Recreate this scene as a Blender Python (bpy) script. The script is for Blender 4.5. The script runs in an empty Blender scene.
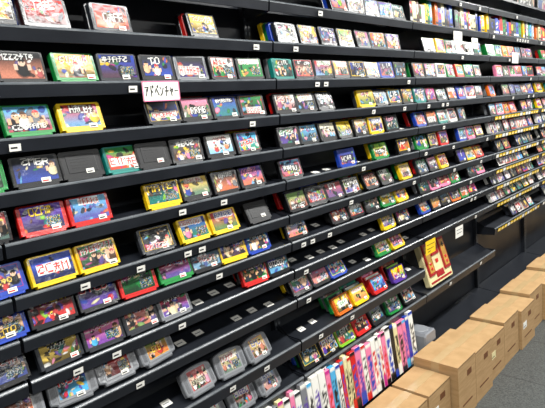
import bpy, math, random
from mathutils import Vector, Matrix
rnd=random.Random(11)
S=bpy.context.scene
try:
    S.view_settings.view_transform='Standard'
except Exception: pass

# ---------------------------------------------------------------- materials
def mat(name):
    m=bpy.data.materials.new(name); m.use_nodes=True
    return m,m.node_tree.nodes,m.node_tree.links,m.node_tree.nodes['Principled BSDF']
def attr_mat(name,rough,coat=0.0,noise=0.0,spec=.5,nscale=60,crough=.08):
    m,N,L,b=mat(name)
    a=N.new('ShaderNodeVertexColor'); a.layer_name='Col'
    L.new(a.outputs['Color'],b.inputs['Base Color'])
    b.inputs['Roughness'].default_value=rough
    b.inputs['Coat Weight'].default_value=coat
    b.inputs['Coat Roughness'].default_value=crough
    b.inputs['Specular IOR Level'].default_value=spec
    if noise:
        t=N.new('ShaderNodeTexNoise'); t.inputs['Scale'].default_value=nscale; t.inputs['Detail'].default_value=3
        tc=N.new('ShaderNodeTexCoord'); L.new(tc.outputs['Object'],t.inputs['Vector'])
        bp=N.new('ShaderNodeBump'); bp.inputs['Strength'].default_value=noise; bp.inputs['Distance'].default_value=.004
        L.new(t.outputs['Fac'],bp.inputs['Height'])
        if coat: L.new(bp.outputs['Normal'],b.inputs['Coat Normal'])
        else: L.new(bp.outputs['Normal'],b.inputs['Normal'])
    return m
def solid_noise(name,c1,c2,scale,rough,rough2=None,bump=0,stretch=None,metal=0):
    m,N,L,b=mat(name)
    tc=N.new('ShaderNodeTexCoord'); mp=N.new('ShaderNodeMapping')
    if stretch: mp.inputs['Scale'].default_value=stretch
    L.new(tc.outputs['Object'],mp.inputs['Vector'])
    t=N.new('ShaderNodeTexNoise'); t.inputs['Scale'].default_value=scale; t.inputs['Detail'].default_value=5
    L.new(mp.outputs['Vector'],t.inputs['Vector'])
    r=N.new('ShaderNodeValToRGB'); r.color_ramp.elements[0].color=(*c1,1); r.color_ramp.elements[1].color=(*c2,1)
    r.color_ramp.elements[0].position=.35; r.color_ramp.elements[1].position=.65
    L.new(t.outputs['Fac'],r.inputs['Fac']); L.new(r.outputs['Color'],b.inputs['Base Color'])
    b.inputs['Metallic'].default_value=metal
    if rough2 is None: b.inputs['Roughness'].default_value=rough
    else:
        mr=N.new('ShaderNodeMapRange'); mr.inputs['To Min'].default_value=rough; mr.inputs['To Max'].default_value=rough2
        L.new(t.outputs['Fac'],mr.inputs['Value']); L.new(mr.outputs['Result'],b.inputs['Roughness'])
    if bump:
        bp=N.new('ShaderNodeBump'); bp.inputs['Strength'].default_value=bump; bp.inputs['Distance'].default_value=.003
        L.new(t.outputs['Fac'],bp.inputs['Height']); L.new(bp.outputs['Normal'],b.inputs['Normal'])
    return m
M_SHELL=attr_mat('cartridge_plastic',.35,.3,.15)
M_LABEL=attr_mat('label_print',.55,.35,.6,spec=.25,nscale=34,crough=.12)
M_PAPER=attr_mat('paper',.7)
M_METAL=solid_noise('black_shelf_metal',(.008,.0095,.013),(.012,.014,.019),9,.30,.45)
M_METAL.node_tree.nodes['Principled BSDF'].inputs['Specular IOR Level'].default_value=.42
M_EDGE=solid_noise('edge_strip_highlight',(.08,.09,.10),(.13,.14,.15),20,.25)  # lighter grey paints the highlight along the lip's top edge
M_CARD=solid_noise('cardboard',(.37,.225,.095),(.44,.275,.125),14,.85,None,.15,(1,1,6))
M_TAPE=solid_noise('packing_tape',(.42,.29,.14),(.47,.33,.17),8,.2)
M_WALL=solid_noise('painted_wall',(.34,.35,.35),(.38,.39,.39),4,.8)
M_FRONT=solid_noise('wall_darkened_for_glare',(.10,.10,.11),(.14,.14,.15),4,.8)  # unseen wall, darkened to keep its reflection off the labels
M_CEIL=solid_noise('ceiling_panel',(.5,.5,.5),(.56,.56,.56),30,.9)
M_TRIM=solid_noise('trim_plastic',(.05,.05,.055),(.07,.07,.075),8,.5)
M_PRINT=attr_mat('box_print',.4,.3,.1,spec=.4)
def floor_mat():
    m,N,L,b=mat('carpet_tile')
    tc=N.new('ShaderNodeTexCoord')
    br=N.new('ShaderNodeTexBrick'); br.offset=0; br.inputs['Scale'].default_value=1
    br.inputs['Brick Width'].default_value=.5; br.inputs['Row Height'].default_value=.5
    br.inputs['Mortar Size'].default_value=.004
    br.inputs['Color1'].default_value=(.050,.055,.053,1); br.inputs['Color2'].default_value=(.058,.064,.062,1); br.inputs['Mortar'].default_value=(.025,.025,.025,1)
    n=N.new('ShaderNodeTexNoise'); n.inputs['Scale'].default_value=140; n.inputs['Detail'].default_value=6
    mx=N.new('ShaderNodeMixRGB'); mx.blend_type='MULTIPLY'; mx.inputs[0].default_value=.8
    cr=N.new('ShaderNodeValToRGB'); cr.color_ramp.elements[0].position=.35; cr.color_ramp.elements[0].color=(.4,.4,.4,1); cr.color_ramp.elements[1].position=.62; cr.color_ramp.elements[1].color=(1.5,1.5,1.5,1)
    L.new(tc.outputs['Object'],br.inputs['Vector']); L.new(tc.outputs['Object'],n.inputs['Vector'])
    L.new(n.outputs['Fac'],cr.inputs['Fac']); L.new(br.outputs['Color'],mx.inputs[1]); L.new(cr.outputs['Color'],mx.inputs[2])
    L.new(mx.outputs['Color'],b.inputs['Base Color']); b.inputs['Roughness'].default_value=.5
    bp=N.new('ShaderNodeBump'); bp.inputs['Strength'].default_value=.3; bp.inputs['Distance'].default_value=.004
    L.new(n.outputs['Fac'],bp.inputs['Height']); L.new(bp.outputs['Normal'],b.inputs['Normal'])
    return m
M_FLOOR=floor_mat()
def emis(name,col,st):
    m,N,L,b=mat(name)
    b.inputs['Base Color'].default_value=(.9,.9,.9,1)
    b.inputs['Emission Color'].default_value=(*col,1); b.inputs['Emission Strength'].default_value=st
    return m
M_TUBE=emis('fluorescent_tube',(.96,1,.99),6)

# ---------------------------------------------------------------- mesh builder
class B:
    def __init__(s): s.v=[];s.f=[];s.c=[];s.m=[]
    def face(s,vs,c=(1,1,1),m=0):
        i=len(s.v); s.v+= [tuple(p) for p in vs]; s.f.append(tuple(range(i,i+len(vs)))); s.c.append(c); s.m.append(m)
    def faces(s,vs,fs,c,m):
        i=len(s.v); s.v+=[tuple(p) for p in vs]
        for k,f in enumerate(fs):
            s.f.append(tuple(i+j for j in f)); s.c.append(c[k] if isinstance(c,list) else c); s.m.append(m)
    def box(s,a,b,c=(1,1,1),m=0):
        x0,y0,z0=a;x1,y1,z1=b
        vs=[(x0,y0,z0),(x1,y0,z0),(x1,y1,z0),(x0,y1,z0),(x0,y0,z1),(x1,y0,z1),(x1,y1,z1),(x0,y1,z1)]
        s.faces(vs,[(0,3,2,1),(4,5,6,7),(0,1,5,4),(1,2,6,5),(2,3,7,6),(3,0,4,7)],c,m)
    def fbox(s,F,a,b,c,m):
        x0,y0,z0=a;x1,y1,z1=b
        vs=[F(*p) for p in [(x0,y0,z0),(x1,y0,z0),(x1,y1,z0),(x0,y1,z0),(x0,y0,z1),(x1,y0,z1),(x1,y1,z1),(x0,y1,z1)]]
        s.faces(vs,[(0,3,2,1),(4,5,6,7),(0,1,5,4),(1,2,6,5),(2,3,7,6),(3,0,4,7)],c,m)
    def prism(s,F,out,d0,d1,c,m,ch=.0015):
        # out: (u,v) ccw seen from the front; front face at d1 (towards viewer)
        n=len(out); cu=sum(p[0] for p in out)/n; cv=sum(p[1] for p in out)/n
        ru=max(p[0] for p in out)-cu; rv=max(p[1] for p in out)-cv
        ins=[(cu+(u-cu)*(1-ch/ru),cv+(v-cv)*(1-ch/rv)) for u,v in out]
        vs=[F(u,v,d0) for u,v in out]+[F(u,v,d1-ch) for u,v in out]+[F(u,v,d1) for u,v in ins]
        fs=[tuple(reversed(range(n)))]
        for i in range(n):
            j=(i+1)%n
            fs.append((i,j,n+j,n+i)); fs.append((n+i,n+j,2*n+j,2*n+i))
        fs.append(tuple(range(2*n,3*n)))
        s.faces(vs,fs,c,m)
    def extrude_x(s,prof,x0,x1,c=(1,1,1),m=0):
        n=len(prof)
        vs=[(x0,y,z) for y,z in prof]+[(x1,y,z) for y,z in prof]
        fs=[tuple(range(n)),tuple(reversed(range(n,2*n)))]+[(i,n+i,n+(i+1)%n,(i+1)%n) for i in range(n)]
        s.faces(vs,fs,c,m)
    def make(s,name,mats,loc=(0,0,0),parent=None):
        me=bpy.data.meshes.new(name)
        lx,ly,lz=loc
        me.from_pydata([(p[0]-lx,p[1]-ly,p[2]-lz) for p in s.v],[],s.f)
        for m in mats: me.materials.append(m)
        me.polygons.foreach_set('material_index',s.m)
        ca=me.color_attributes.new('Col','FLOAT_COLOR','CORNER')
        buf=[]
        for f,c in zip(s.f,s.c):
            if isinstance(c[0],tuple):
                for q in c: buf+=[q[0],q[1],q[2],1.0]
            else: buf+= [c[0],c[1],c[2],1.0]*len(f)
        ca.data.foreach_set('color',buf)
        me.update()
        o=bpy.data.objects.new(name,me); o.location=loc
        bpy.context.collection.objects.link(o)
        if parent:
            o.parent=parent; o.location=Vector(loc)-parent.location
        return o
def frame(o,lean,yaw=0.0,roll=0.0):
    # u along shelf, v up the leaning face, n outwards to the customer
    u=Vector((math.cos(yaw),math.sin(yaw),0))
    n0=Vector((math.sin(yaw),-math.cos(yaw),0))
    v=Vector((0,0,1))*math.cos(lean)-n0*math.sin(lean)
    n=n0*math.cos(lean)+Vector((0,0,1))*math.sin(lean)
    if roll:
        u,v=u*math.cos(roll)+v*math.sin(roll), v*math.cos(roll)-u*math.sin(roll)
    ox,oy,oz=o; ux,uy,uz=u; vx,vy,vz=v; nx,ny,nz=n
    return lambda a,b,c: (ox+ux*a+vx*b+nx*c, oy+uy*a+vy*b+ny*c, oz+uz*a+vz*b+nz*c)

def lin(h):
    h=h.lstrip('#'); r=[int(h[i:i+2],16)/255 for i in (0,2,4)]
    return tuple(x/12.92 if x<=.04045 else ((x+.055)/1.055)**2.4 for x in r)
C={k:lin(v) for k,v in dict(R='c81a16',G='0f8036',B='163ca4',Y='eec40e',K='0c0c0f',W='e4e2da',P='e0789c',O='e06810',
   T='127a70',V='523094',A='75777b',N='54341a',C='4aa6d4',M='bc1f80',D='24272d',S='e0ac80',L='80bc28',E='dccf9c').items()}
def mix(a,b,t): return tuple(a[i]*(1-t)+b[i]*t for i in range(3))
VIV='RGBBYWWPOTVCMLSEKKKKWADDN'
# ---------------------------------------------------------------- label artwork (colours printed per mesh vertex)
GLY=['01110100011000111111100011000110001','11110100011000111110100011000111110','01111100001000010000100001000001111','11111100001000011110100001000011111',
 '10001100011000111111100011000110001','01110100011000110001100011000101110','11111000100010001000100001000011111','10001110111010110001100011000110001','11111001000010000100001000010000100',
 '00100111110010011111010100101010001','11111000010011101000110001000101110','00100111110101010101111110010000100','11110100011000111110101001001010001','01110001000010011111001000010001000']
def art(nc,nr,bg,ti,fg,r):
    bg2=C[r.choice('RBKVNTGKOCKK')]; bgc,tic,fgc=C[bg],C[ti],C[fg]
    g=[[mix(bgc,bg2,max(0,min(.85,(1-j/nr)*1.3-.25))) for i in range(nc)] for j in range(nr)]
    asp=(nc/nr)/1.6
    for _ in range(r.choice([8,16,26]) if nc>20 else 7):
        cx,cy=r.uniform(0,nc),r.uniform(0,nr*.85); rx,ry=r.uniform(.03,.13)*nc,r.uniform(.03,.16)*nr
        col=C[r.choice(VIV)]; an=r.uniform(-1.6,1.6)
        for j in range(max(0,int(cy-ry*1.8)),min(nr,int(cy+ry*1.8)+1)):
            for i in range(nc):
                p=(i-cx)/rx; q=(j-cy)/ry
                if abs(p)>1.6: continue
                q-=an*p*.7
                d=p*p+q*q
                if d<1: g[j][i]=mix(mix(col,(0,0,0),.55*d),g[j][i],.1)
    for q in range(r.choice([0,1,2,3,5]) if nc>14 else 2):
        cx=nc*r.uniform(.08,.92); h=nr*r.uniform(.22,.58); w=h*.40*asp
        bc=fgc if q==0 else C[r.choice(VIV)]; hair=C[r.choice('KNRKNY')]; y0=r.uniform(0,.25)*nr
        for j in range(nr):
            for i in range(max(0,int(cx-w*1.8)),min(nc,int(cx+w*1.8)+1)):
                jj=j-y0
                e=((i-cx)/(w))**2+((jj-h*.3)/(h*.42))**2
                if e<1.5: g[j][i]=mix(g[j][i],(0,0,0),.7)
                if e<1: g[j][i]=mix(bc,(0,0,0),.55*max(0,(i-cx)/w))
                if abs(abs(i-cx)-w*1.1)<w*.28 and h*.3<jj<h*.7: g[j][i]=C['S']
                if ((i-cx)/(w*.6))**2+((jj-h*.86)/(h*.28))**2<1: g[j][i]=hair if jj>h*.92 else C['S']
                if nc>30 and abs(abs(i-cx)-w*.25)<.6 and abs(jj-h*.84)<1.0: g[j][i]=C['K']
    # screenshot strip on some labels
    if nc>20 and r.random()<.3:
        for j in range(int(nr*.12),int(nr*.5)):
            for i in range(int(nc*.55),int(nc*.92)):
                g[j][i]=mix(C['K'],C[r.choice('KKKBCGYW')],.6)
    th=max(4,int(nr*r.uniform(.2,.42))); y0=nr-th-max(1,nr//14) if r.random()<.7 else int(nr*r.uniform(.08,.4))
    lw=max(3,int(th*r.uniform(.55,.95)*asp)); x=1+r.randint(1,max(1,nc//4)); end=nc-1-r.randint(1,max(1,nc//5))
    dark=sum(tic)>.9; edge=C['K'] if dark else C['W']
    if r.random()<.4:
        for j in range(max(0,y0-1),min(nr,y0+th+1)):
            for i in range(x-1,end): g[j][i]=mix(g[j][i],edge,.8)
    sl=r.uniform(-.12,.12)
    while x+lw<=end:
        gl=r.choice(GLY)
        for j in range(th):
            for i in range(lw):
                gy=6-int(j/th*7); gx=int(i/lw*5)
                if gl[gy*5+gx]=='1':
                    yy=int(y0+j+sl*(x+i-nc/2))
                    for (dj,di) in ((-1,1),(-1,0)):
                        if 0<=yy+dj<nr and x+i+di<nc and g[yy+dj][x+i+di]!=tic: g[yy+dj][x+i+di]=mix(g[yy+dj][x+i+di],edge,.7)
                    if 0<=yy<nr and x+i<nc: g[yy][x+i]=tic
        x+=lw+max(1,lw//5)
    ds=r.choice([0,.1,.2,.4]); br=r.uniform(.8,1.15)
    for j in range(nr):
        for i in range(nc):
            k=r.uniform(.74,1.1)*br; c=g[j][i]; m=sum(c)/3
            g[j][i]=tuple(min(1,(q*(1-ds)+m*ds)*k) for q in c)
    if r.random()<.35:
        bc=C[r.choice('WKYR')]
        for j in range(nr): g[j][0]=g[j][-1]=bc
        for i in range(nc): g[0][i]=g[-1][i]=bc
    return g
def label(b,F,u0,u1,v0,v1,dep,g,m=1):
    nr=len(g); nc=len(g[0]); vs=[];fs=[];cs=[]
    for j in range(nr):
        for i in range(nc):
            vs.append(F(u0+(u1-u0)*i/(nc-1),v0+(v1-v0)*j/(nr-1),dep))
    for j in range(nr-1):
        for i in range(nc-1):
            a=j*nc+i; fs.append((a,a+1,a+nc+1,a+nc)); cs.append((g[j][i],g[j][i+1],g[j+1][i+1],g[j+1][i]))
    b.faces(vs,fs,cs,m)
def sticker(b,F,u,v,dep,r):
    w,h=.022,.012
    b.face([F(u,v,dep),F(u+w,v,dep),F(u+w,v+h,dep),F(u,v+h,dep)],C['W'],2)
    d2=dep+.0002
    b.face([F(u+.002,v+.002,d2),F(u+w-.005,v+.002,d2),F(u+w-.005,v+.0055,d2),F(u+.002,v+.0055,d2)],C[r.choice('KKR')],2)
    b.face([F(u+.002,v+.0075,d2),F(u+w-.002,v+.0075,d2),F(u+w-.002,v+.009,d2),F(u+.002,v+.009,d2)],C['A'],2)

def small_cart(b,F,body,bg,ti,fg,r,res,w=.116,h=.080,stk=None):
    a=w/2; t=.018; c=C[body]
    out=[(-a*.84,0),(a*.84,0),(a*.84,.006),(a,.006),(a,h-.004),(a-.004,h),(-a+.004,h),(-a,h-.004),(-a,.006),(-a*.84,.006)]
    b.prism(F,out,0,t,c,0)
    dk=mix(c,(0,0,0),.35)
    for sgn in (-1,1):
        for k in range(3):
            u=sgn*(a-.0025-k*.0016); b.fbox(F,(u-.0005,.018,t-.0003),(u+.0005,h-.014,t+.0006),dk,0)
    b.fbox(F,(-a*.8,.0075,t-.0003),(a*.8,.009,t+.0004),dk,0)
    if bg=='0':   # shell seen from its plain moulded side
        b.prism(F,[(-a*.7,.02),(a*.7,.02),(a*.7,h-.012),(-a*.7,h-.012)],t-.001,t+.0012,c,0,.001)
        for k in range(4): b.fbox(F,(-a*.5,.032+k*.008,t+.001),(a*.5,.034+k*.008,t+.0018),c,0)
        sticker(b,F,.006,.016,t+.0022,r)
        return
    nc,nr=res
    ml=r.choice([.009,.007,.010]) ; v0=r.choice([.014,.018,.013])
    label(b,F,-a+ml,a-ml,v0,h-.005,t+.0008,art(nc,nr,bg,ti,fg,r))
    if stk if stk is not None else r.random()<.65: sticker(b,F,r.uniform(0,.026),.009,t+.0022,r)

def big_cart(b,F,body,bg,ti,fg,r,res,w=.126,h=.094):
    # wide grey cartridge with arched top and curved lower shoulders
    a=w/2; t=.021; c=C[body]
    out=[(-a*.70,0),(a*.70,0),(a*.74,.008),(a*.97,.012),(a,.02)]
    n=10
    for i in range(n+1):
        u=a*math.cos(math.pi*i/n*0.999)
        vv=h-.022+.022*math.sin(math.pi*i/n)**.55
        out.append((u,vv))
    out+=[(-a,.02),(-a*.97,.012),(-a*.74,.008)]
    b.prism(F,out,0,t,c,0,.003)
    pad=[(-a*.66,.012),(a*.66,.012),(a*.66,h-.012),(a*.55,h-.007),(-a*.55,h-.007),(-a*.66,h-.012)]
    b.prism(F,pad,t-.002,t+.0015,mix(c,(1,1,1),.06),0,.001)
    for sgn in (-1,1):
        for k in range(4):
            u=sgn*(a*.73+k*.003); b.fbox(F,(u-.0006,.02,t-.0005),(u+.0006,h-.03,t+.0008),mix(c,(0,0,0),.4),0)
    nc,nr=res
    label(b,F,-a*.58,a*.58,.020,h-.012,t+.002,art(nc,nr,bg,ti,fg,r))
    if r.random()<.5: sticker(b,F,.004,.012,t+.003,r)

def game_box(b,F,w,h,t,body,bg,ti,fg,r,res):
    out=[(-w/2,0),(w/2,0),(w/2,h),(-w/2,h)]
    b.prism(F,out,0,t,C[body],0,.001)
    label(b,F,-w/2+.002,w/2-.002,.002,h-.002,t+.0006,art(res[0],res[1],bg,ti,fg,r))

# ---------------------------------------------------------------- shelving
ROW={-2:2.065,-1:1.912,0:1.773,1:1.644,2:1.518,3:1.396,4:1.277,5:1.147,6:1.043,7:.934,8:.818,9:.6475,10:.503,11:.21}
SEC=[-.60,.365,1.34,2.36,3.34,4.32,5.30]
def tilt(r): return math.radians(8 if r<=1 else 12 if r<=4 else 17)
def lean(r): return math.radians(12 if r<=1 else 16 if r<=4 else 23 if r<=7 else 28)
DEP=.125
def missing(si,r): return (si==3 and r==9) or (si>=4 and r in(10,))
def tray(b,x0,x1,z,a,rail=.030):
    s,c=math.sin(a),math.cos(a)
    b.extrude_x([(-.006,z+.003),(-.009,z-.002),(-.004,z-rail),(0.0,z-rail),(-.002,z-.006),(-.001,z+.003)][::-1],x0,x1,m=0)
    b.extrude_x([(-.0068,z+.0052),(-.0098,z+.002),(-.0098,z-.001),(-.0008,z-.001),(-.0008,z+.0052)][::-1],x0,x1,m=1)
    b.extrude_x([(0,z-.009),(0,z-.006),(DEP*c,z-.006+DEP*s),(DEP*c,z-.009+DEP*s)][::-1],x0,x1,m=0)
    for x in (x0,x1-.0025):
        b.extrude_x([(-.004,z-rail),(.128,z-.045),(.128,z+.02+DEP*s),(.06,z+.012),(-.004,z+.010)],x,x+.0025,m=0)
UNITS=[]
for si in range(6):
    b=B(); x0,x1=SEC[si],SEC[si+1]
    b.box((x0+.001,.135,.0),(x1-.001,.150,2.14),m=0)        # back panel
    for x in (x0+.001,x1-.016):                                # slotted posts
        b.box((x,.112,0),(x+.015,.1345,2.14),m=0)
        for k in range(84):
            b.box((x+.005,.1112,.02+k*.025),(x+.010,.1121,.032+k*.025),m=1)
    for r,z in ROW.items():
        if missing(si,r) or r==11: continue
        tray(b,x0+.004,x1-.004,z,tilt(r),.030 if r<9 else .04)
    b.extrude_x([(-.05,.17),(-.05,.215),(-.046,.215),(-.046,.204),(.13,.225),(.13,.17)],x0+.004,x1-.004,m=0)
    b.box((x0+.004,-.03,0),(x1-.004,.13,.17),m=0)
    b.box((x0+.001,.0,2.14),(x1-.001,.15,2.155),m=0)
    UNITS.append(b.make('shelving_unit',[M_METAL,M_EDGE],((x0+x1)/2,.06,0)))

# ---------------------------------------------------------------- stock on the shelves
def res_for(x): return (62,40) if x<.9 else (48,31) if x<1.4 else (34,21) if x<2.0 else (24,15) if x<2.9 else (16,10)
def put(b,r,x,code,n=1,kind='s'):
    z=ROW[r]; a=tilt(r); ln=lean(r)+rnd.uniform(-.08,.05)
    for k in range(n):
        back=(.020 if kind=='s' else .024)+k*.022
        o=(x+(rnd.uniform(-.006,.006) if k else 0), back, z-.0055+back*math.sin(a)+.0012)
        F=frame(o,ln,rnd.uniform(-.08,.08) if kind=='s' else rnd.uniform(-.16,.16))
        cd=code if k==0 else rnd.choice('KDKRBGYA')+''.join(rnd.choice(VIV) for _ in range(3))
        rs=res_for(x) if k==0 else (6,5)
        if kind=='s': small_cart(b,F,cd[0],cd[1],cd[2],cd[3],rnd,rs,stk=None if k==0 else False)
        else: big_cart(b,F,cd[0],cd[1],cd[2],cd[3],rnd,rs)
# (x position on shelf in metres, colours: body/background/title/figure, stack depth)
ST={
0:[(.43,'KYRG',4),(.56,'KRWB',4),(.735,'DRWE',2),(1.05,'KYRB',3),(1.44,'DDWE',4),(1.565,'KYRK',3),(1.69,'KBWC',3),(1.81,'KLYG',1),(1.94,'KMYK',4),(2.06,'KORK',3),(2.19,'KVYD',3)],
1:[(.48,'KKWR',1),(.615,'GYRP',1),(.735,'DBWC',1),(.86,'KDWS',1),(.985,'ADRW',4),(1.11,'KWRE',3),(1.235,'KGRY',4),(1.40,'TTWY',2),(1.52,'KDWA',4),(1.64,'KRGK',2),(1.76,'KYBR',3),(1.88,'KBWC',3),(2.0,'KGWC',2),(2.12,'BBWY',3),(2.24,'KDWA',2)],
2:[(.478,'GCWB',1),(.612,'YRWY',1),(.865,'KDRS',1),(.985,'KPWG',2),(1.105,'KBWT',2),(1.228,'DGRW',4),(1.40,'KWOC',2),(1.52,'KDOW',3),(1.64,'KDWA',2),(1.94,'YYRB',2),(2.06,'KAWD',2),(2.18,'KCWV',3),(2.30,'KYKG',2)],
3:[(.345,'GGWB',1),(.475,'KDWE',1),(.592,'K000',1),(.715,'TGRW',1),(.81,'K000',1),(.93,'KDWR',1),(1.065,'KWRC',1),(1.19,'KCRW',3),(1.40,'KKGY',1),(1.52,'KCWB',2),(1.64,'KEWB',3),(1.76,'KYBC',3),(1.88,'KYOB',3),(2.0,'YYBR',1),(2.14,'KDPK',2)],
4:[(.335,'KRWK',1),(.472,'RVYS',1),(.594,'RCRS',1),(.825,'YKYB',1),(.947,'KYRB',1),(1.07,'KKWA',2),(1.195,'KVPK',2),(1.40,'KCWD',1),(1.76,'BBWC',1),(2.03,'GLWY',3),(2.24,'KDWR',1)],
5:[(.35,'BBYR',1),(.476,'YBRY',1),(.597,'YGRW',1),(.785,'DKRS',1),(.925,'YBRP',1),(1.05,'YRBY',1),(1.21,'K000',1),(1.42,'KLWE',3),(1.54,'KDVA',3),(1.66,'DRWE',3),(1.78,'KEWR',3),(1.94,'KKRD',2),(2.07,'KGKM',1),(2.25,'YYPM',2)],
6:[(.335,'BBYK',1),(.457,'KDYR',1),(.58,'KKRC',1),(.703,'RGWR',1),(.833,'GRBY',1),(.952,'KKRB',2),(1.07,'YBWY',1),(1.19,'BCWB',2),(1.40,'KCWE',2),(1.68,'KRWK',2),(1.80,'KWDA',3),(1.93,'KAWK',1),(2.07,'GYGW',2),(2.2,'YYOR',2)],
7:[(.32,'KDRV',1),(.457,'DYKG',1),(.578,'DPMC',1),(.697,'DRBK',1),(.815,'ARWE',1),(1.16,'RKRD',4),(1.28,'KDWB',2),(2.06,'YEYG',1),(2.2,'KRCW',2)],
8:[(1.40,'KGKD',3),(1.52,'KMVP',3),(1.64,'BCMB',3),(2.0,'GYLG',2),(2.14,'YRPY',2)],
9:[(1.66,'OYGL',4),(1.79,'YYRM',4),(1.95,'RCRP',4),(2.13,'VYVM',3)],
10:[(1.42,'KKCB',4),(1.54,'KBWA',3),(1.66,'LGWR',4),(1.79,'RRKV',4),(1.92,'KAWB',3),(2.07,'GGWY',3),(2.22,'KDRC',2)]}
NB={8:[(.335,'ADWG'),(.475,'AKRO'),(.605,'ARWK'),(.735,'AGYR')],9:[(.875,'AREG'),(1.01,'AYRO'),(1.145,'AYBO')],10:[(.91,'AWRB'),(1.045,'ARVK'),(1.18,'ACBR')]}
for r in range(0,11):
    for si in (1,2):
        b=B(); cnt=0
        for (x,code,n) in ST.get(r,[]):
            if (1 if x<1.34 else 2)!=si: continue
            put(b,r,x,code,n); cnt+=1
        for (x,code) in NB.get(r,[]):
            if (1 if x<1.34 else 2)!=si: continue
            put(b,r,x,code,1,'b'); cnt+=1
        if cnt: b.make('game_cartridges',[M_SHELL,M_LABEL,M_PAPER],((SEC[si]+SEC[si+1])/2,.03,ROW[r]))
def rand_code(pal='KKKKDDRYBGPOWT'):
    return rnd.choice(pal)+rnd.choice('KDBGKVYNTOPRCM')+rnd.choice('WYWRCGK')+rnd.choice('RGBYWPOCML')
for si in (0,3,4,5):
    for r in range(-1,10):
        if missing(si,r): continue
        b=B(); x=SEC[si]+.07
        boxes=(r==-1 and si>=3) or (si>=4 and r>=4)
        if r==-1 and si>=3:     # tall boxed games packed spine out
            x=SEC[si]+.02
            while x<SEC[si+1]-.05:
                t=rnd.choice([.026,.034,.04,.05]); h=rnd.choice([.115,.125,.10,.09])
                c=rnd.choice('KRWYBDOKCNGKED'); F=frame((x+t/2,.10,ROW[r]+.0105),.03)
                if rnd.random()<.86:
                    b.prism(F,[(-t/2+.0008,0),(t/2-.0008,0),(t/2-.0008,h),(-t/2+.0008,h)],0,.085,C[c],0,.001)
                    c2=rnd.choice('WKYRBG'); c3=rnd.choice('KKWD')
                    g=[[C[c3] if j<2 else C[c2] if (i in(1,2) and 3<j<9 and rnd.random()<.65) else C[c] for i in range(4)] for j in range(12)]
                    label(b,F,-t/2+.002,t/2-.002,.004,h-.004,.0858,g)
                x+=t+.001
        else:
            while x<SEC[si+1]-.06:
                if rnd.random()<(.85 if si>2 else .7) and not(si==3 and r>=8 ):
                    if boxes:
                        for k in range(2):
                            o=(x,.025+k*.026,ROW[r]-.004+(.025+k*.026)*math.sin(tilt(r))); game_box(b,frame(o,lean(r),0),.106,.078,.022,rnd.choice('KWD'),rnd.choice('KDNAKBR'),rnd.choice('WYR'),rnd.choice('RKGBN'),rnd,(12,8))
                    else: put(b,r,x,rand_code(),rnd.choice([1,2,3]))
                x+=rnd.uniform(.120,.13)
        if b.f: b.make('game_boxes' if boxes else 'game_cartridges',[M_SHELL,M_LABEL,M_PAPER],((SEC[si]+SEC[si+1])/2,.03,ROW[r]))
b=B()
for i,x in enumerate([1.78,1.90,2.02,2.14,2.26]): put(b,-1,x,rand_code('KDK'),3)
b.make('game_cartridges',[M_SHELL,M_LABEL,M_PAPER],(1.85,.03,ROW[-1]))

# price tags on rails and trays
for si in range(6):
    b=B()
    for r,z in ROW.items():
        if missing(si,r) or r in(11,): continue
        a=tilt(r)
        yel=si>=4 and r>=3
        x=SEC[si]+.05
        while x<SEC[si+1]-.05:
            if yel or rnd.random()<.11:
                F=frame((x,-.0088,z-.026),-.18)
                c=C['Y'] if yel and rnd.random()<.75 else C['W']; w=.045 if yel else .026
                hh=.02 if yel else .017
                b.fbox(F,(0,0,.0008),(w,hh,.0016),c,0)
                b.fbox(F,(.003,.006,.0017),(w-.008,.010,.0019),C['K'] if not yel else C['W'],0)
            x+=.06 if yel else .055
        if not yel:
            used=[q[0] for q in ST.get(r,[])+NB.get(r,[])]
            x=SEC[si]+.06
            while x<SEC[si+1]-.06:
                if si in(1,2) and all(abs(x-q)>.085 for q in used) and rnd.random()<.75:
                    yy=rnd.uniform(.03,.06); o=Vector((x,yy,z-.006+yy*math.tan(a)))
                    F=lambda p,q,s,o=o,a=a: o+Vector((p,q*math.cos(a)-s*math.sin(a),q*math.sin(a)+s*math.cos(a)))
                    b.fbox(F,(0,0,.0008),(.034,.026,.0016),C['W'],0); b.fbox(F,(.004,.010,.0017),(.026,.014,.0019),C['A'],0)
                x+=.08
    b.make('price_tags',[M_PAPER],((SEC[si]+SEC[si+1])/2,0,1.2),UNITS[si])

# ---------------------------------------------------------------- hanging signs
def sign(x,z,w,h,c,strokes,sc,border=None,y=-.016):
    b=B(); F=frame((x,y,z-h/2),-.03)
    b.fbox(F,(-w/2,0,0),(w/2,h,.0012),C[c],0)
    if border:
        for (p,q) in [((-w/2,0),(w/2,.003)),((-w/2,h-.003),(w/2,h)),((-w/2,0),(-w/2+.003,h)),((w/2-.003,0),(w/2,h))]:
            b.fbox(F,(p[0],p[1],.001),(q[0],q[1],.0018),C[border],0)
    t=.0014
    for (x0,y0,x1,y1) in strokes:
        p=Vector((x0-.5,y0)); q=Vector((x1-.5,y1)); p=Vector((p.x*w,p.y*h)); q=Vector((q.x*w,q.y*h))
        d=(q-p).normalized(); nn=Vector((-d.y,d.x))*t; p-=d*t*.5; q+=d*t*.5
        b.face([F(*(p-nn),.0022),F(*(q-nn),.0022),F(*(q+nn),.0022),F(*(p+nn),.0022)],C[sc],0)
    return b.make('price_sign',[M_PAPER],(x,y,z))
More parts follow.
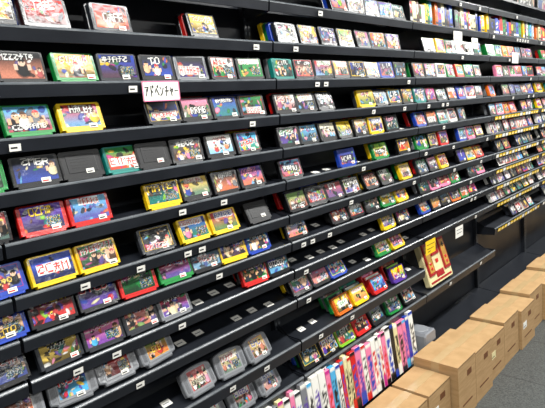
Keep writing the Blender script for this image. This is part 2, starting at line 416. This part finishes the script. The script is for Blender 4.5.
def kana(chars,x0,w):
    D_={'a':[(.1,.8,.9,.8),(.9,.8,.6,.5),(.5,.65,.45,.35),(.45,.35,.2,.15)],
     'do':[(.35,.9,.35,.1),(.35,.6,.7,.4),(.7,.9,.75,.75),(.85,.95,.9,.8)],
     'be':[(.05,.4,.35,.7),(.35,.7,.95,.2),(.65,.9,.7,.75),(.8,.95,.85,.8)],
     'n':[(.1,.8,.3,.65),(.1,.15,.5,.3),(.5,.3,.9,.75)],
     'chi':[(.2,.75,.75,.9),(.05,.5,.95,.5),(.5,.8,.5,.45),(.5,.45,.25,.1)],
     'ya':[(.1,.5,.85,.65),(.85,.65,.7,.4),(.35,.75,.5,.1)],
     '-':[(.1,.5,.9,.5)]}
    out=[]
    for i,c in enumerate(chars):
        for s in D_[c]: out.append((x0+(i+s[0]*.82)*w,.18+s[1]*.64,x0+(i+s[2]*.82)*w,.18+s[3]*.64))
    return out
sign(.845,1.618,.125,.056,'W',kana(['a','do','be','n','chi','ya','-'],.05,.133),'K','P')
sign(2.41,.765,.11,.075,'Y',[(.1,.7,.9,.7),(.15,.4,.8,.4),(.2,.2,.5,.2)],'K')
sign(2.77,.765,.10,.065,'W',[(.1,.7,.9,.7),(.15,.4,.8,.4)],'K')
sign(2.85,1.86,.11,.07,'W',[(.1,.7,.9,.7),(.15,.35,.8,.35)],'R')
sign(3.08,1.84,.09,.06,'W',[(.1,.6,.9,.6)],'K')
sign(3.77,1.77,.12,.07,'W',[(.1,.7,.9,.7),(.15,.35,.8,.35)],'K')

# ---------------------------------------------------------------- tall game cases, spine out, on the base deck
b=B(); x=1.0
while x<2.16:
    t=rnd.choice([.024,.03,.034,.042]); h=rnd.choice([.255,.262,.245,.25]); c=rnd.choice('WRWWEPRWCWPWBWKAWP')
    F=frame((x+t/2,.06,.2235),.10)
    b.prism(F,[(-t/2+.0008,0),(t/2-.0008,0),(t/2-.0008,h),(-t/2+.0008,h)],0,.11,C[c],0,.001)
    nr=26; g=[]; b2=rnd.choice('RKWBDRCWM'); b3=rnd.choice('KRBKV'); top=rnd.randint(3,6)
    for j in range(nr):
        row=[]
        for i in range(5):
            col=C[c]
            if j<top or j>nr-3: col=C[b2]
            elif i in(1,2,3) and j<nr-6 and rnd.random()<.6: col=C[b3]
            row.append(col)
        g.append(row)
    label(b,F,-t/2+.0015,t/2-.0015,.002,h-.002,.1108,g)
    x+=t+.0015
b.make('game_cases',[M_PRINT,M_PRINT],(1.6,-.02,.32))

# ---------------------------------------------------------------- retro console standing on the shelf
def console():
    x=2.58; z=ROW[10]; o=(x,.035,z-.003+.035*math.sin(tilt(10))); F0=frame(o,.28)
    F=lambda u,v,n: F0(u*1.12,v*1.12,n)
    b=B(); W2=.125; H=.235
    out=[(-W2,.006),(-W2+.006,0),(W2-.006,0),(W2,.006),(W2,H-.006),(W2-.006,H),(-W2+.006,H),(-W2,H-.006)]
    b.prism(F,out,0,.032,C['E'],0,.004)
    MR=lin('9e1418')
    for s in (-1,1):
        cx=s*.082
        pad=[(cx-.030,.05),(cx+.030,.05),(cx+.030,.215),(cx-.030,.215)]
        b.prism(F,pad,.028,.042,MR,0,.002)
        plate=[(cx-.021,.065),(cx+.021,.065),(cx+.021,.20),(cx-.021,.20)]
        b.prism(F,plate,.041,.0435,lin('b98d3a'),0,.0008)
        b.fbox(F,(cx-.012,.171,.043),(cx+.012,.177,.046),C['K'],0); b.fbox(F,(cx-.003,.162,.043),(cx+.003,.186,.046),C['K'],0)
        for q in (.085,.11):
            cc=[(cx+.009*math.cos(t*math.pi/5),q+.008*math.sin(t*math.pi/5)) for t in range(10)]
            b.prism(F,cc,.043,.0465,C['R'],0,.001)
    b.prism(F,[(-.038,.14),(.038,.14),(.038,.215),(-.038,.215)],.03,.040,MR,0,.002)
    b.prism(F,[(-.038,.03),(.038,.03),(.038,.062),(-.038,.062)],.03,.037,MR,0,.002)
    b.fbox(F,(-.012,.10,.031),(.012,.118,.036),C['R'],0)
    b.fbox(F,(-.11,.012,.031),(.11,.022,.034),MR,0)
    b.make('game_console',[M_SHELL],(x,.04,z+.1))
console()
def cube_console():
    x=2.30; b=B(); z=.222
    c=lin('7d8086'); s=.06
    out=[(-s,.012),(-s+.012,0),(s-.012,0),(s,.012),(s,.10),(s-.012,.112),(-s+.012,.112),(-s,.10)]
    F=lambda u,v,n: (x+u,.075-n,z+v)
    b.prism(F,out,0,.125,c,0,.006)
    b.fbox(F,(-.05,.012,.124),(.05,.055,.128),lin('303236'),0)
    for k in range(4):
        u=-.036+k*.024; cc=[(u+.009*math.cos(t*math.pi/6),.033+.009*math.sin(t*math.pi/6)) for t in range(12)]
        b.prism(F,cc,.127,.130,lin('111214'),0,.001)
    G=lambda u,v,n: (x+u,.012+v,z+.111+n)
    cc=[(.045*math.cos(t*math.pi/14),.045*math.sin(t*math.pi/14)) for t in range(28)]
    b.prism(G,cc,0,.006,lin('8a8d92'),0,.002)
    b.make('cube_game_console',[M_SHELL],(x,.012,z))
cube_console()

# ---------------------------------------------------------------- cardboard boxes along the floor
def carton(x,w,d,h,lab):
    b=B(); y1=-.060+rnd.uniform(-.012,0); y0=y1-d; t=.004; x0=x; x1=x+w
    b.box((x0,y0,0),(x1,y0+t,h)); b.box((x0,y1-t,0),(x1,y1,h)); b.box((x0,y0+t,0),(x0+t,y1-t,h)); b.box((x1-t,y0+t,0),(x1,y1-t,h)); b.box((x0+t,y0+t,0),(x1-t,y1-t,t))
    ym=(y0+y1)/2
    b.box((x0,y0,h),(x1,ym-.0015,h+t)); b.box((x0,ym+.0015,h),(x1,y1,h+t))
    b.box((x0-.0006,ym-.02,h+t),(x1+.0006,ym+.02,h+t+.0008),m=1)
    b.box((x0-.001,ym-.02,h-.07),(x0-.0002,ym+.02,h+t+.0008),m=1)
    b.box((x1+.0002,ym-.02,h-.07),(x1+.001,ym+.02,h+t+.0008),m=1)
    b.box((x0+.002,y0-.0006,h-.002),(x1-.002,y0,h-.0005),lin('3a2512'),2)
    if lab: 
        b.box((x0+w*.12,y0-.0008,h*.5),(x0+w*.12+.06,y0,h*.5+.04),C[lab],2)
        b.box((x0+w*.14,y0-.0012,h*.54),(x0+w*.14+.04,y0-.0008,h*.555),C['K'],2)
    b.box((x0+w*.5,y0-.0008,h*.72),(x0+w*.5+.05,y0,h*.72+.03),lin('6a3f1c'),2)
    b.box((x0+w*.2,y0-.0008,h*.25),(x0+w*.75,y0,h*.25+.008),lin('6a3f1c'),2)
    b.make('cardboard_box',[M_CARD,M_TAPE,M_PAPER],((x0+x1)/2,(y0+y1)/2,0))
x=1.42
for w,h,lab in [(.21,.19,''),(.21,.235,''),(.21,.24,'W'),(.20,.285,''),(.21,.27,''),(.22,.24,'E'),(.23,.255,''),(.24,.24,'W'),(.25,.26,''),(.26,.25,''),(.27,.27,''),(.27,.26,'W'),(.3,.27,''),(.3,.26,''),(.3,.27,''),(.3,.27,'')]:
    carton(x,w,.20+rnd.uniform(-.02,.03),h,lab); x+=w+.012

# ---------------------------------------------------------------- room
X0,X1,Y0,Y1,H=-1.6,6.9,-4.6,.22,2.75
def slab(name,a,c,m):
    b=B(); b.box(a,c); return b.make(name,[m],tuple((a[i]+c[i])/2 for i in range(3)))
slab('floor',(X0,Y0,-.05),(X1,Y1,0),M_FLOOR)
slab('ceiling',(X0,Y0,H),(X1,Y1,H+.05),M_CEIL)
slab('wall_back',(X0,Y1,0),(X1,Y1+.08,H),M_WALL)
slab('wall_front',(X0,Y0-.08,0),(X1,Y0,H),M_FRONT)
slab('wall_left',(X0-.08,Y0,0),(X0,Y1,H),M_WALL)
slab('wall_right',(X1,Y0,0),(X1+.08,Y1,H),M_WALL)
slab('baseboard_right',(X1-.012,Y0,0),(X1,Y1,.08),M_TRIM)
slab('trim_1',(X0,.0,2.45),(X1,.22,H),M_TRIM)
for i,(px,cs) in enumerate([(3.0,'RWK'),(3.5,'BRW'),(4.0,'YKR'),(4.5,'KWR'),(5.0,'CKM')]):
    b=B(); F=frame((px,.134,2.16),0)
    b.fbox(F,(-.2,0,0),(.2,.27,.003),C['W'],0)
    label(b,F,-.195,.195,.005,.265,.0035,art(24,18,cs[0],cs[1],cs[2],rnd),0)
    b.make('poster',[M_PRINT],(px,.134,2.16))
for (lx,ly) in [(-.4,-1.0),(1.2,-1.0),(2.8,-1.0),(4.4,-1.0),(6.0,-1.0),(-.4,-3.0),(1.2,-3.0),(2.8,-3.0),(4.4,-3.0)]:  # second, rearmost row is added out of view to give glare on labels
    b=B(); b.box((lx-.62,ly-.12,H-.045),(lx+.62,ly+.12,H),(.8,.8,.8),0)
    for s in (-.06,.06):
        n=10
        for k in range(n):
            a0,a1=2*math.pi*k/n,2*math.pi*(k+1)/n
            q=[(ly+s+.013*math.cos(t),H-.065+.013*math.sin(t)) for t in (a0,a1)]
            b.face([(lx-.59,*q[0]),(lx+.59,*q[0]),(lx+.59,*q[1]),(lx-.59,*q[1])],(1,1,1),1)
        for e in (-.6,.59): b.box((lx+e,ly+s-.015,H-.085),(lx+e+.01,ly+s+.015,H-.045),(.8,.8,.8),0)
    b.make('fluorescent_light',[M_PAPER,M_TUBE],(lx,ly,H))
    li=bpy.data.lights.new('tube_light','AREA'); li.shape='RECTANGLE'; li.size=1.2; li.size_y=.2; li.energy=(46 if lx<4 else 58) if ly>-2 else 24; li.color=(1,.995,.965)  # also serves the added rear fixtures
    lo=bpy.data.objects.new('tube_light',li); lo.location=(lx,ly,H-.1); bpy.context.collection.objects.link(lo)
w=bpy.data.worlds.new('world'); S.world=w; w.use_nodes=True
w.node_tree.nodes['Background'].inputs[0].default_value=(.5,.52,.55,1); w.node_tree.nodes['Background'].inputs[1].default_value=.3

# ---------------------------------------------------------------- camera
cd=bpy.data.cameras.new('camera'); co=bpy.data.objects.new('camera',cd); bpy.context.collection.objects.link(co)
f=500.0
xa=Vector((489.5,131,-f)).normalized()
s=.1; dn_y=-(f*f)/(131-489.5*s)
up=-Vector((-s*dn_y,dn_y,-f)).normalized()
up=(up-xa*up.dot(xa)).normalized()
ya=up.cross(xa)
R=Matrix((xa,ya,up)).to_4x4()
co.matrix_world=Matrix.Translation((0,-1.25,1.5))@R
cd.sensor_width=36; cd.lens=f/545*36; cd.clip_start=.01
S.camera=co
